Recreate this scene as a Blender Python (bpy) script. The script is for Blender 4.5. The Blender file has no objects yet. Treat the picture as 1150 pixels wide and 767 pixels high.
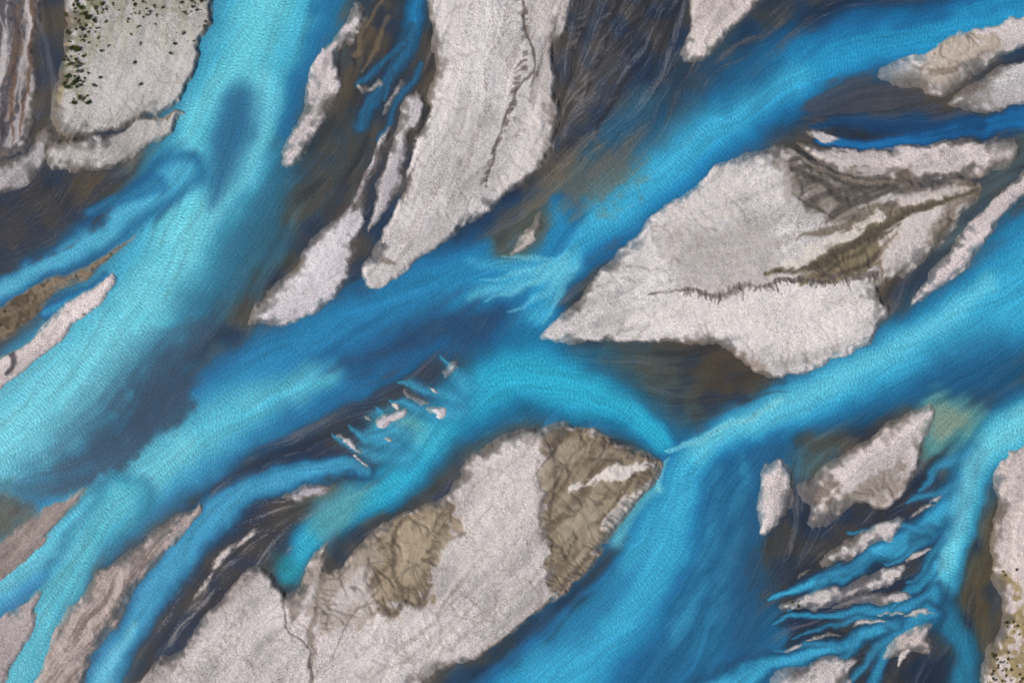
import bpy, math, random
import numpy as np
S=0.4; ST=1.2; M=90
PW,PH=1150,767
xs=np.arange(-M,PW+M+1,ST); ys=np.arange(-M,PH+M+1,ST)
X,Y=np.meshgrid(xs,ys); H,W=X.shape
X=X.astype(np.float32);Y=Y.astype(np.float32)
_fy=np.fft.fftfreq(H,d=ST)[:,None]; _fx=np.fft.rfftfreq(W,d=ST)[None,:]
FR=np.sqrt(_fy**2+_fx**2); FR[0,0]=1e-6
def bn(lo,hi,seed,slope=1.0):
    r=np.random.RandomState(seed).randn(H,W)
    F=np.fft.rfft2(r)
    g=FR**(-slope)*np.exp(-(FR*lo)**4*0.5)*(1-np.exp(-(FR*hi)**4))
    n=np.fft.irfft2(F*g,s=(H,W)); n-=n.mean(); return (n/n.std()).astype(np.float32)
def blur(a,s):
    return np.fft.irfft2(np.fft.rfft2(a)*np.exp(-2*(math.pi*FR*s)**2),s=(H,W)).astype(np.float32)
def ss(a,b,x):
    t=np.clip((x-a)/(b-a),0,1); return t*t*(3-2*t)
WX=X+2.2*bn(30,160,1)+.55*bn(8,30,2); WY=Y+2.2*bn(30,160,3)+.55*bn(8,30,4)
def catmull(p,closed,n=4):
    p=np.array(p,dtype=float); N=len(p); out=[]
    rng=range(N) if closed else range(N-1)
    for i in rng:
        if closed: a,b,c,d=p[(i-1)%N],p[i],p[(i+1)%N],p[(i+2)%N]
        else: a,b,c,d=p[max(i-1,0)],p[i],p[i+1],p[min(i+2,N-1)]
        for k in range(n):
            t=k/n
            out.append(0.5*((2*b)+(c-a)*t+(2*a-5*b+4*c-d)*t*t+(3*b-a-3*c+d)*t**3))
    if not closed: out.append(p[-1])
    return np.array(out)
def crop(q,pad):
    x0=min(max(int((q[:,0].min()-pad+M)/ST),0),W-2);x1=min(int((q[:,0].max()+pad+M)/ST)+2,W)
    y0=min(max(int((q[:,1].min()-pad+M)/ST),0),H-2);y1=min(int((q[:,1].max()+pad+M)/ST)+2,H)
    return slice(y0,max(y1,y0+1)),slice(x0,max(x1,x0+1))
def polysd(pts,pad=40,n=3):
    q=catmull(pts,True,n); sl=crop(q,pad)
    x=WX[sl];y=WY[sl]; d=np.full(x.shape,1e9,np.float32); ins=np.zeros(x.shape,bool)
    for i in range(len(q)):
        ax,ay=q[i];bx,by=q[(i+1)%len(q)]
        dx,dy=bx-ax,by-ay; L2=dx*dx+dy*dy+1e-9
        t=np.clip(((x-ax)*dx+(y-ay)*dy)/L2,0,1)
        d=np.minimum(d,(x-ax-t*dx)**2+(y-ay-t*dy)**2)
        if abs(dy)>1e-9:
            c=((ay>y)!=(by>y))&(x<(bx-ax)*(y-ay)/dy+ax); ins^=c
    d=np.sqrt(d); return sl,np.where(ins,d,-d)
def strokef(pts,padf=2.2):
    q=catmull(pts,False,3); q[:,2]=np.maximum(q[:,2],.7); sl=crop(q,padf*q[:,2].max()+8)
    x=WX[sl];y=WY[sl]; nd=np.full(x.shape,1e9,np.float32)
    for i in range(len(q)-1):
        ax,ay,aw=q[i];bx,by,bw=q[i+1]
        dx,dy=bx-ax,by-ay; L2=dx*dx+dy*dy+1e-9
        t=np.clip(((x-ax)*dx+(y-ay)*dy)/L2,0,1)
        d=np.sqrt((x-ax-t*dx)**2+(y-ay-t*dy)**2)/np.maximum(aw+t*(bw-aw),0.5)
        nd=np.minimum(nd,d)
    return sl,nd
# ---------------- flow lines ----------------
FLOW=[[(320,-100),(300,0),(270,100),(220,200),(180,300),(110,400),(30,480),(-100,560)],
[(200,180),(120,250),(50,295),(-100,370)],[(200,380),(170,440),(120,500),(40,540)],
[(1250,-20),(1150,8),(1000,45),(900,80),(820,130),(740,200),(670,245),(620,290),(595,340),(540,410),(500,460),(440,540),(370,590),(310,655)],
[(600,290),(530,300),(470,340),(400,385),(330,425),(250,470),(190,515),(130,560),(60,610),(-100,740)],
[(600,240),(500,310),(400,350),(300,400),(220,440)],
[(130,560),(80,640),(30,740),(-10,800)],
[(1260,230),(1150,330),(1100,360),(1000,410),(900,450),(820,480),(765,520),(750,580),(700,660),(600,760)],
[(750,500),(720,470),(640,430),(570,420),(500,460)],
[(860,420),(780,440),(700,430),(640,410)],
[(830,490),(790,560),(740,640),(640,720),(540,800)],[(880,520),(860,640),(800,740),(760,860)],
[(400,525),(300,540),(230,580),(190,640),(120,740),(80,830)],[(420,480),(330,510),(250,550)],
[(1250,440),(1150,470),(1100,500),(1080,560),(1060,620),(1050,690),(1000,767),(980,860)],
[(1050,590),(960,640),(870,670)],[(1050,680),(930,700),(850,740),(780,790)],
[(1250,110),(1150,130),(1050,150),(960,160),(915,150)],
[(480,-90),(470,0),(440,90),(400,160),(330,260),(270,370)],
[(530,-80),(520,60),(480,200),(420,310)],[(660,-80),(640,30),(620,150),(540,240),(440,320)],
[(740,-80),(725,0),(690,50),(650,90),(622,120)],[(745,20),(710,90),(660,140),(620,175)],[(760,60),(720,130),(670,190)],[(60,-100),(60,60),(50,160),(-60,260)],
[(1250,120),(1140,220),(1050,290),(1000,360)],[(1100,210),(1000,235),(900,290),(780,330),(640,380)],
[(640,470),(560,560),(450,680),(350,830)],[(740,520),(660,630),(540,750)],
[(1200,480),(1140,560),(1130,680),(1120,820)],[(230,560),(150,640),(60,780)]]
c4=4
Xc,Yc=X[::c4,::c4],Y[::c4,::c4]; A=np.zeros(Xc.shape);B=np.zeros(Xc.shape)
for f in FLOW:
    q=catmull(f,False,3)
    for i in range(len(q)-1):
        ax,ay=q[i];bx,by=q[i+1];dx,dy=bx-ax,by-ay;L2=dx*dx+dy*dy+1e-9
        t=np.clip(((Xc-ax)*dx+(Yc-ay)*dy)/L2,0,1); d2=(Xc-ax-t*dx)**2+(Yc-ay-t*dy)**2
        w=math.sqrt(L2)/(d2+60)**1.5; th=math.atan2(dy,dx); A+=w*math.cos(2*th);B+=w*math.sin(2*th)
A2=np.repeat(np.repeat(A/np.hypot(A,B),c4,0),c4,1)[:H,:W]; B2=np.repeat(np.repeat(B/np.hypot(A,B),c4,0),c4,1)[:H,:W]
A2=blur(A2,7);B2=blur(B2,7)
TH=0.5*np.arctan2(B2,A2)+0.13*bn(40,200,9)+.08*bn(15,50,10)
VX=np.cos(TH).astype(np.float32);VY=np.sin(TH).astype(np.float32)
I0,J0=np.mgrid[0:H,0:W].astype(np.float32)
def lic(n,vx,vy,L):
    acc=n.copy()
    for sg in (1,-1):
        pi,pj=I0.copy(),J0.copy();lx,ly=sg*vx,sg*vy
        for k in range(L):
            pi+=ly;pj+=lx
            a=np.clip((pi+.5).astype(np.int32),0,H-1);b=np.clip((pj+.5).astype(np.int32),0,W-1)
            nx,ny=vx[a,b],vy[a,b]; s=np.sign(nx*lx+ny*ly); s[s==0]=1
            lx,ly=nx*s,ny*s
            acc+=n[a,b]
    acc-=acc.mean();return acc/acc.std()
LF=lic(bn(2.5,7,11,0.0),VX,VY,7)
LC=lic(bn(7,40,12,0.8),VX,VY,40)
LB=lic(bn(14,70,14,1.0),VX,VY,36)
L=(LF*0.3+LC*0.9); L/=L.std()
FA=.5*LF+.8*LC
RIP=lic(bn(2.4,5,13,0.0),-VY,VX,1)
N1=bn(8,60,21);N2=bn(60,400,22);N3=bn(2.5,12,23,0.3);N4=bn(4,16,24,.5);N5=bn(30,140,25)
RG=1-np.abs(bn(7,26,31,1.0))
# ---------------- canvases ----------------
def C(r,g,b): return np.array([r,g,b],np.float32)/255
WAT=np.zeros((H,W,3),np.float32)
m=ss(-1.2,1.6,N2+0.6*L)[...,None]
WAT[:]=C(46,54,66)*(1-m)+C(74,70,66)*m
m=ss(0.9,2.2,L)[...,None]*0.25; WAT=WAT*(1-m)+C(120,112,108)*m
def comp(img,sl,a,col):
    a=a[...,None]; img[sl]=img[sl]*(1-a)+C(*col)*a
def P(img,pts,col,a=1.0,soft=6,k=2,kn=0,streak=None,F=None):
    F=L if F is None else F
    sl,sd=polysd(pts,soft+abs(k)*3+6)
    al=ss(-soft,soft,sd+k*L[sl]+kn*N1[sl])*a
    if streak: al*=ss(streak[0],streak[1],F[sl])
    comp(img,sl,al,col); return sl,al
def K(img,pts,col,a=1.0,soft=.35,k=.12,streak=None,F=None):
    F=L if F is None else F
    sl,nd=strokef(pts,1+soft+abs(k)*2.5)
    al=(1-ss(1-soft,1+soft,nd+k*L[sl]))*a
    if streak: al*=ss(streak[0],streak[1],F[sl])
    comp(img,sl,al,col); return sl,al
# ---------------- LAND polygons ----------------
BARS=[
 dict(col=(168,162,157),h=1.4,st=.30,polys=[[(76,-110),(250,-110),(240,0),(226,55),(208,105),(160,135),(100,152),(64,155),(62,110),(72,50)],[(60,160),(120,152),(204,120),(188,148),(130,185),(80,196),(54,190)]],
   label="grey gravel bar dotted with dark green shrubs, beside turquoise channel"),
 dict(col=(160,152,152),h=.7,st=.12,polys=[[(-110,-110),(50,-110),(46,0),(40,60),(46,120),(30,165),(-10,180),(-110,200)],[(52,140),(56,172),(25,208),(-110,260),(-110,215),(0,186),(30,165)]],label="mottled grey gravel flat cut by dark wet runnels"),
 dict(col=(200,186,182),h=.7,st=.15,polys=[[(128,306),(118,332),(62,386),(0,438),(-110,500),(-110,450),(0,402),(45,365),(90,330)]],label="narrow pale pink gravel spit between two channels"),
 dict(col=(122,106,88),h=.6,st=.08,polys=[[(160,262),(110,300),(50,345),(0,385),(-110,440),(-110,385),(0,345),(60,315)]],label="thin brown silty strip with mossy ground"),
 dict(col=(192,180,178),h=.8,st=.15,polys=[[(404,0),(376,40),(346,78),(344,120),(322,160),(314,190),(332,182),(358,142),(384,98),(378,62),(398,45),(412,18)]],label="small crooked pale gravel bar in dark shallows"),
 dict(col=(190,182,184),h=.9,st=.16,polys=[[(434,140),(414,186),(396,228),(356,266),(314,314),(282,352),(288,367),(332,363),(374,336),(400,294),(404,262),(405,232),(420,198),(432,166),(438,146)]],label="long tapering lilac grey gravel bar with serrated edge"),
 dict(col=(180,171,172),h=.8,st=.16,polys=[[(474,102),(456,108),(446,142),(432,186),(416,232),(412,262),(424,250),(442,214),(460,172),(472,132)]],label="slim grey gravel strip beside a dark serrated channel"),
 dict(col=(188,180,177),h=1.3,st=.22,polys=[[(488,-110),(650,-110),(640,20),(622,60),(628,110),(622,165),(600,198),(560,228),(495,275),(445,315),(414,320),(414,292),(432,262),(456,200),(478,130),(486,60)]],label="long pale gravel bar with a dark eroded terrace edge"),
 dict(col=(190,178,172),h=.8,st=.15,polys=[[(780,-110),(870,-110),(850,0),(828,30),(792,65),(768,62),(772,20)]],label="short pale gravel tongue between dark shoals"),
 dict(col=(192,181,177),h=.8,st=.15,polys=[[(1260,-20),(1150,14),(1070,45),(1015,68),(985,86),(1030,98),(1058,108),(1105,80),(1150,52),(1260,20)]],label="pale gravel spit with grey wet hollows"),
 dict(col=(186,180,178),h=.7,st=.15,polys=[[(1260,50),(1150,66),(1100,92),(1064,114),(1080,124),(1150,120),(1260,100)]],label="flat grey gravel bar along narrow blue channel"),
 dict(col=(178,168,160),h=.5,st=.12,polys=[[(602,236),(606,248),(594,274),(572,290),(570,284),(590,260)]],label="small pale gravel sliver on a brown bank shoal"),
 dict(col=(190,182,179),h=1.1,st=.2,polys=[[(872,164),(825,178),(780,208),(722,255),(680,298),(642,343),(606,376),(612,385),(700,384),(780,388),(820,398),(860,426),(920,414),(978,382),(998,350),(982,325),(1000,320),(1040,290),(1100,218),(1092,200),(1010,202),(930,190)]],label="large pale gravel island with brown hollows and terrace"),
 dict(col=(188,176,172),h=.9,st=.18,polys=[[(896,165),(960,168),(1050,160),(1142,154),(1134,188),(1085,200),(1010,203),(950,198),(915,180)]],label="smooth pale gravel bar beside a narrow blue channel"),
 dict(col=(196,182,180),h=.9,st=.18,polys=[[(1260,100),(1150,192),(1108,232),(1062,280),(1024,335),(1040,332),(1092,290),(1150,218),(1260,120)]],label="narrow pink grey gravel ribbon along the main channel"),
 dict(col=(186,176,172),h=1.2,st=.2,polys=[[(636,468),(600,480),(560,492),(520,522),(490,562),(430,588),(372,640),(368,610),(345,640),(326,668),(290,634),(250,668),(200,730),(150,767),(80,900),(400,900),(478,767),(540,735),(600,692),(650,650),(690,600),(735,545),(746,518),(700,500),(656,478)]],label="big gravel island with brown mud flats and gullies"),
 dict(col=(188,176,172),h=.7,st=.15,polys=[[(850,532),(878,515),(893,540),(882,580),(856,602),(848,570)]],label="small oval gravel islet among braided shallows"),
 dict(col=(190,178,174),h=.7,st=.13,polys=[[(1048,454),(1000,476),(958,506),(905,540),(898,556),(908,576),(902,588),(930,586),(966,566),(990,574),(1018,550),(1036,500)]],label="triangular pale gravel bar between braided shallows"),
 dict(col=(188,178,174),h=.6,st=.14,polys=[[(1014,582),(985,590),(962,602),(940,610),(918,626),(925,634),(945,628),(964,622),(984,612),(1004,604)]],label="slim gravel sliver between blue fingers"),
 dict(col=(188,178,174),h=.6,st=.14,polys=[[(1014,632),(980,640),(958,650),(930,658),(905,668),(872,686),(905,684),(935,674),(960,668),(985,658),(1014,646)]],label="slim gravel sliver with scattered dark debris"),
 dict(col=(188,178,174),h=.6,st=.14,polys=[[(1012,662),(985,664),(955,670),(935,678),(960,680),(1000,678),(1022,670)]],label="slim gravel sliver between blue fingers"),
 dict(col=(180,166,160),h=.6,st=.12,polys=[[(1046,702),(1028,704),(1005,720),(990,742),(1012,740),(1040,725)]],label="little brownish gravel islet between two fingers"),
 dict(col=(180,170,168),h=.6,st=.12,polys=[[(960,735),(920,742),(880,756),(860,790),(950,790),(950,760)]],label="low gravel patch by dark shallows"),
 dict(col=(186,172,166),h=1.0,st=.2,polys=[[(1260,450),(1150,498),(1130,512),(1116,560),(1114,640),(1126,690),(1108,740),(1100,880),(1260,880)]],label="pale gravel bank with yellow green scrub"),
 dict(col=(158,142,136),h=.8,st=.14,polys=[[(228,563),(180,592),(110,645),(70,700),(40,767),(20,880),(70,880),(96,755),(125,705),(172,638),(205,600)]],label="brownish pink gravel bar between two blue channels"),
 dict(col=(166,152,150),h=.6,st=.12,polys=[[(48,662),(10,690),(-110,740),(-110,860),(-10,790),(20,735),(42,690)]],label="brownish grey gravel wedge between channels"),
 dict(col=(140,126,120),h=.5,st=.1,polys=[[(96,542),(50,570),(0,608),(-110,680),(-110,710),(0,648),(45,606),(84,566)]],label="low brownish spit with wet streaks"),
 dict(col=(170,160,165),h=.4,st=.1,polys=[[(366,546),(345,545),(322,553),(318,560),(340,560),(358,556)]],label="tiny gravel sliver in dark shallows"),
 dict(col=(184,174,178),h=.4,st=.14,polys=[[(456,438),(462,441),(474,446),(480,452),(474,452),(462,448),(454,443)]],label="tiny gravel sliver at a channel junction"),
 dict(col=(184,174,178),h=.4,st=.14,polys=[[(456,458),(440,461),(428,470),(424,480),(430,484),(440,474),(452,466)]],label="tiny gravel sliver at a channel junction"),
 dict(col=(184,174,178),h=.4,st=.14,polys=[[(514,405),(504,408),(496,418),(498,426),(506,420),(512,412)]],label="tiny gravel sliver at a channel junction"),
 dict(col=(184,174,178),h=.4,st=.14,polys=[[(380,488),(390,490),(404,500),(410,508),(402,508),(390,500),(378,494)]],label="tiny gravel sliver beside blue channel"),
 dict(col=(184,174,178),h=.4,st=.14,polys=[[(478,454),(490,456),(498,464),(494,468),(484,464),(476,458)]],label="tiny gravel sliver between rivulets"),
 dict(col=(180,170,168),h=.4,st=.12,polys=[[(448,92),(440,104),(428,124),(432,128),(442,112),(452,98)]],label="tiny gravel sliver between blue rivulets"),
 dict(col=(180,170,168),h=.4,st=.12,polys=[[(428,86),(418,94),(404,98),(408,104),(420,100),(430,92)]],label="tiny gravel sliver between blue rivulets"),
 dict(col=(190,180,178),h=.5,st=.14,polys=[[(904,146),(920,144),(940,152),(942,158),(922,158),(908,152)]],label="tiny gravel islet with dark driftwood"),
]
for (x,y,an,l,w_) in [(1034,572,150,34,4),(1030,622,160,30,3.5),(1000,594,158,22,3),(1030,690,172,34,3.5),(975,702,168,40,3.5),(925,714,165,36,3),(905,642,150,30,3.5),(890,726,160,30,3),(1022,736,120,34,4),(1048,560,140,20,3),(1000,690,175,30,2.5),(406,518,25,16,3),(444,456,40,14,2.5),(486,436,35,16,3),(440,496,30,14,2.5),(416,474,40,12,2.5),(250,620,125,44,4),(276,600,140,36,3.5),(226,660,122,40,4)]:
    a_=math.radians(an);c_,s_=math.cos(a_),math.sin(a_);pp=[]
    for (u,v) in [(-.5,0),(-.25,.8),(.1,1),(.35,.6),(.5,0),(.3,-.5),(0,-.8),(-.3,-.6)]:
        pp.append((x+c_*l*u-s_*w_*v,y+s_*l*u+c_*w_*v+.15*l*(u*u)))
    BARS.append(dict(col=(182,172,168),h=.35,st=.14,polys=[pp],label="thin pale gravel sliver among dark braided shallows"))
SD=np.full((H,W),-99,np.float32); LAB=np.full((H,W),-1,np.int32)
for i,b in enumerate(BARS):
    for p in b['polys']:
        sl,sd=polysd(p,60)
        u=sd>SD[sl]; a=SD[sl]; a[u]=sd[u]; l=LAB[sl]; l[u]=i
SD0=SD.copy()
ex=np.exp(-np.abs(SD)/14)
SD=SD+.15*np.clip(LF,-2,2)*ex+0.15*N3+.8*np.clip(LC,-2,2)*ex+.6*np.clip(RG,-1.5,1)*np.exp(-np.abs(SD)/7)
# drainage by particle flow accumulation on land
Hb=(0.13*np.clip(SD0,-20,200)+1.0*bn(24,90,41,1.4)+.10*bn(8,20,42,.6)).astype(np.float32)
gy,gx=np.gradient(Hb); gm=np.hypot(gx,gy)+1e-6; gx/=-gm; gy/=-gm
land=SD0>-6
pi=I0[land].copy();pj=J0[land].copy(); acc=np.zeros(H*W,np.float64)
qi,qj=pi.copy(),pj.copy()
for k in range(1,121):
    a=np.clip((pi+.5).astype(np.int32),0,H-1);b=np.clip((pj+.5).astype(np.int32),0,W-1)
    acc+=np.bincount(a*W+b,minlength=H*W)
    pi+=gy[a,b]; pj+=gx[a,b]
    al_=SD0[a,b]>-8
    if k%5==0:
        al_&=(np.hypot(pi-qi,pj-qj)>2.2); qi,qj=pi.copy(),pj.copy()
    pi=pi[al_];pj=pj[al_];qi=qi[al_];qj=qj[al_]
acc=blur(np.minimum(acc,400).reshape(H,W).astype(np.float32),.7)
ACC=np.log1p(np.maximum(acc,0))
ridge=ss(2.8,5.0,ACC)
GUL=lic(bn(3,9,43,.2),gx,gy,8)
h_=(ss(-14,0,SD0+4*L)*0.5)[...,None]; WAT[:]=WAT*(1-h_)+C(96,84,74)*h_
# ---------------- WATER painting ----------------
FAN=[(640,-60),(770,-60),(762,60),(725,140),(660,190),(625,200),(620,150)]
BLK=[(-110,215),(0,214),(50,196),(110,200),(128,222),(90,252),(40,285),(-110,340)]
TEAR=[(272,92),(288,108),(288,140),(274,178),(256,206),(238,232),(228,222),(234,188),(240,150),(252,112)]
P(WAT,FAN,(78,76,78),.95,10,5)
P(WAT,[(670,-60),(770,-60),(762,60),(720,100),(690,40)],(50,56,68),.85,18,6)
P(WAT,[(760,60),(860,60),(900,-60),(1150,-60),(1040,25),(900,60),(820,110),(740,150)],(46,62,82),.9,12,6)
P(WAT,[(740,90),(830,70),(800,110),(750,140)],(80,64,60),.8,12,4)
P(WAT,[(400,0),(450,0),(430,60),(390,110),(370,90),(385,50)],(98,82,64),.8,8,6)
P(WAT,[(400,90),(460,80),(470,100),(420,160),(380,200),(360,190)],(56,56,60),.8,10,6)
P(WAT,[(1070,560),(1116,560),(1120,690),(1100,780),(1070,780),(1066,650)],(88,76,54),.9,8,4)
P(WAT,[(850,570),(1050,560),(1060,700),(960,780),(840,780),(830,650)],(48,52,60),.9,16,8)
P(WAT,[(880,600),(1040,570),(1040,640),(900,700),(850,720)],(36,50,76),.5,20,8)
P(WAT,[(880,560),(1040,520),(1060,560),(1040,600),(900,640),(870,620)],(62,62,66),.6,18,8)
P(WAT,[(240,560),(320,560),(330,600),(280,640),(220,720),(160,760),(180,680)],(58,58,66),.9,12,6)
P(WAT,[(280,160),(420,120),(400,200),(330,280),(280,340),(230,380),(240,280)],(64,72,74),.9,12,6)
P(WAT,[(300,180),(335,190),(330,260),(280,330),(240,350),(250,280)],(52,90,102),.75,20,6)
P(WAT,[(430,240),(600,210),(600,240),(560,280),(480,300),(430,320)],(38,64,92),.9,12,5)
P(WAT,[(90,240),(150,200),(205,170),(215,260),(150,280),(60,325),(-110,395),(-110,350),(20,300)],(38,108,146),.85,14,5)
P(WAT,BLK,(56,56,62),.9,16,5)
P(WAT,[(90,198),(180,160),(190,180),(130,222),(80,214)],(96,78,56),.7,10,4)
def channel(pts,core,mid=(28,118,168),deep=(20,72,118),wd=1.5,wm=1.12,wc=.6,a=1.0,k=.1,sf=1.0):
    K(WAT,[(x,y,w*wd) for x,y,w in pts],deep,.85*a,.45*sf,k)
    K(WAT,[(x,y,w*wm) for x,y,w in pts],mid,.85*a,.42*sf,k)
    K(WAT,[(x,y,w*(wc+wm)/2) for x,y,w in pts],tuple((a_+b_)/2 for a_,b_ in zip(core,mid)),.7*a,.5*sf,k)
    K(WAT,[(x,y,w*wc) for x,y,w in pts],core,.85*a,.7*sf,k)
TQ=(84,184,202); TB=(46,154,196)
channel([(340,-110,75),(308,0,66),(275,80,60),(245,160,62),(218,230,62),(190,290,58),(145,360,60),(85,420,64),(20,490,64),(-110,570,75)],TQ,(46,138,176),(34,92,126),1.2,1.04,.74)
K(WAT,[(300,0,22),(262,80,18),(215,140,14),(205,200,16),(200,260,20)],(112,204,214),.65,.8)
K(WAT,[(300,90,16),(285,170,14),(235,240,16),(170,330,24),(90,420,36),(0,490,40)],(118,204,214),.65,.8)
K(WAT,[(375,-20,18),(360,30,14),(340,90,10),(318,150,8)],(28,98,146),.6,.7)
P(WAT,TEAR,(42,96,132),.8,14,1,0)
P(WAT,[(300,210),(330,200),(300,290),(250,350),(215,370),(190,340),(225,300),(262,240)],(48,104,128),.6,22,6)
channel([(205,190,16),(160,228,15),(120,258,13),(60,294,12),(0,328,12),(-110,380,14)],(80,172,200),(44,126,162))
channel([(176,206,7),(130,226,5),(100,238,4)],(54,120,148),a=.6)
# B upper
channel([(1270,-40,26),(1150,8,26),(1060,36,26),(980,50,28),(900,78,34),(830,122,36),(760,178,36),(700,222,38),(650,258,36),(618,292,30),(600,330,28),(590,370,30)],TB,(32,118,168),(28,78,122),1.45,1.12,.6)
K(WAT,[(900,84,12),(820,134,16),(740,194,18),(660,254,18),(615,300,14)],(76,182,212),.6,.95)
K(WAT,[(1150,-6,12),(1040,26,14),(960,44,14),(880,70,14),(800,120,12)],(26,74,116),.6,.8,.3,streak=(-.6,1),F=LC)
P(WAT,[(625,190),(700,160),(760,110),(790,120),(720,180),(660,225),(620,232),(600,215)],(88,84,76),.55,20,6)
K(WAT,[(830,70,40),(740,110,22),(690,150,16),(650,190,10)],(40,80,108),.6,.9,.2)
K(WAT,[(720,110,14),(690,150,14),(650,190,10),(620,220,8)],(44,112,144),.4,.9,.2)
# B lower-left
channel([(620,250,26),(565,300,36),(500,330,42),(440,362,46),(380,395,50),(320,425,50),(260,460,48),(210,500,44),(160,535,42),(110,570,42),(50,612,42),(-20,665,40),(-110,740,40)],(42,134,176),(34,114,162),(32,84,124),1.22,1.06,.72)
K(WAT,[(560,390,30),(470,385,40),(400,400,30),(320,440,24)],(34,98,144),.7,.9)
K(WAT,[(370,420,12),(270,460,24),(210,500,30),(160,535,32),(110,570,32),(50,612,26),(-20,665,20)],(88,184,200),.9,.95)
K(WAT,[(210,500,14),(160,535,16),(110,570,16)],(116,200,208),.5,.95)
P(WAT,[(540,340),(575,350),(560,375),(500,385),(440,405),(400,420),(380,410),(430,380),(480,350)],(42,68,98),.8,16,8)
P(WAT,[(545,395),(520,425),(440,470),(370,510),(300,545),(230,570),(215,560),(300,510),(400,462),(440,430)],(50,58,72),.88,13,6)
P(WAT,[(560,240),(612,225),(616,250),(600,285),(570,298),(545,285)],(98,84,66),.75,8,4)
K(WAT,[(530,330,3),(570,322,8),(610,310,10),(650,290,8)],(98,194,214),.7,.9)
K(WAT,[(600,300,10),(560,300,5),(525,296,3)],(76,176,208),.6,.9)
K(WAT,[(640,300,4),(620,335,6),(600,360,8)],(90,190,212),.5,.9)
channel([(140,560,26),(105,600,24),(75,650,22),(48,705,22),(20,765,24),(-20,860,26)],(84,180,194),(46,138,170),(34,94,120),1.2,1.05,.7)
P(WAT,[(-110,540),(0,555),(40,575),(20,600),(-110,660)],(100,88,72),.8,10,4)
K(WAT,[(95,540,6),(40,552,8),(0,546,10),(-110,540,10)],(60,114,132),.7,.6)
# wide blue fading to brown
P(WAT,[(560,385),(640,388),(730,392),(780,420),(790,470),(756,508),(700,498),(640,466),(580,480),(520,500),(500,440)],(36,112,150),.95,18,6)
P(WAT,[(720,388),(840,402),(915,432),(865,464),(805,478),(765,474),(715,440),(690,410)],(78,72,64),.85,26,6)
P(WAT,[(760,392),(840,402),(890,430),(840,450),(790,440)],(70,58,48),.6,18,6)
channel([(748,500,12),(722,476,16),(690,456,20),(640,434,28),(590,420,32),(545,434,30),(505,465,28),(475,500,24),(448,535,22),(418,556,20),(380,572,18),(350,605,15),(326,642,11)],(48,172,200),(32,134,172),(28,90,126),1.3,1.08,.65)
P(WAT,[(650,392),(740,390),(790,415),(770,445),(720,440),(680,415)],(74,88,84),.45,26,6)
P(WAT,[(304,636),(320,622),(338,638),(330,660),(320,658)],(32,124,134),.7,9,2)
P(WAT,[(350,545),(410,545),(415,560),(380,600),(350,600)],(116,140,128),.5,16,4)
# C
P(WAT,[(752,510),(830,482),(880,485),(896,520),(860,600),(880,700),(860,860),(420,860),(500,767),(560,735),(620,690),(665,645),(700,600),(742,540)],(36,102,142),.95,8,4)
channel([(1270,220,50),(1180,300,62),(1110,352,52),(1040,392,40),(970,424,32),(900,452,26),(845,476,22),(805,494,20),(774,520,20),(762,560,26),(742,610,34),(700,670,44),(640,740,54),(580,830,60)],(62,168,202),(38,134,178),(32,94,138),1.25,1.06,.62)
K(WAT,[(1120,420,20),(1050,430,16),(980,455,14),(920,480,10)],(34,98,138),.6,.9)
K(WAT,[(1110,320,10),(1060,360,12),(980,405,14),(900,446,14),(830,478,12),(780,506,10)],(112,204,220),.65,.9)
for q in ([(786,506,6),(770,560,10),(745,630,14),(700,700,20)],[(800,500,5),(800,560,9),(790,630,12),(760,710,18)],[(775,510,5),(752,560,8),(715,620,10),(665,680,14)],[(830,486,5),(830,560,9),(822,640,12),(795,730,16)]):
    K(WAT,q,(72,176,204),.5,.95,.3,streak=(-1,1.2),F=FA)
for q in ([(800,520,4),(785,590,6),(762,660,8),(720,740,12)],[(848,500,5),(845,580,9),(838,660,10),(810,750,14)],[(765,540,3),(738,600,5),(700,660,7),(650,720,9)]):
    K(WAT,q,(34,92,136),.35,.95,.3,streak=(-1,1.2),F=FA)
P(WAT,[(640,640),(690,625),(700,650),(670,700),(600,740),(540,750)],(32,88,130),.6,20,6)
K(WAT,[(700,605,5),(660,652,9),(606,702,12),(545,742,14),(480,790,16)],(44,58,76),.75,.8,.2)
K(WAT,[(742,545,5),(712,575,8),(690,612,7)],(100,194,208),.7,.7)
P(WAT,[(870,500),(900,520),(850,600),(870,680),(840,760),(820,680),(835,580)],(42,80,110),.7,22,7)
P(WAT,[(870,590),(905,585),(900,640),(865,680),(845,640)],(54,62,72),.7,16,7)
# D
channel([(1270,410,30),(1165,466,30),(1122,494,26),(1094,530,22),(1080,575,18),(1066,620,16),(1057,662,14),(1052,690,10)],(88,190,210),(46,142,180),(32,96,134),1.3,1.1,.7)
channel([(1054,680,12),(1080,720,12),(1085,770,16),(1085,860,16)],(44,116,144),(38,94,122),(38,74,94),1.5,1.1,.6)
P(WAT,[(1075,380),(1150,390),(1150,455),(1080,455),(1020,450)],(36,86,122),.6,22,6)
P(WAT,[(1040,450),(1078,446),(1104,462),(1094,492),(1062,512),(1030,502)],(90,158,156),.8,14,5)
P(WAT,[(1050,458),(1078,458),(1084,476),(1060,490),(1044,484)],(150,146,122),.6,10,4)
P(WAT,[(890,505),(940,495),(930,530),(895,535)],(72,112,118),.6,14,4)
for ch in range(3): WAT[...,ch]=blur(WAT[...,ch],2.2)
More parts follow.
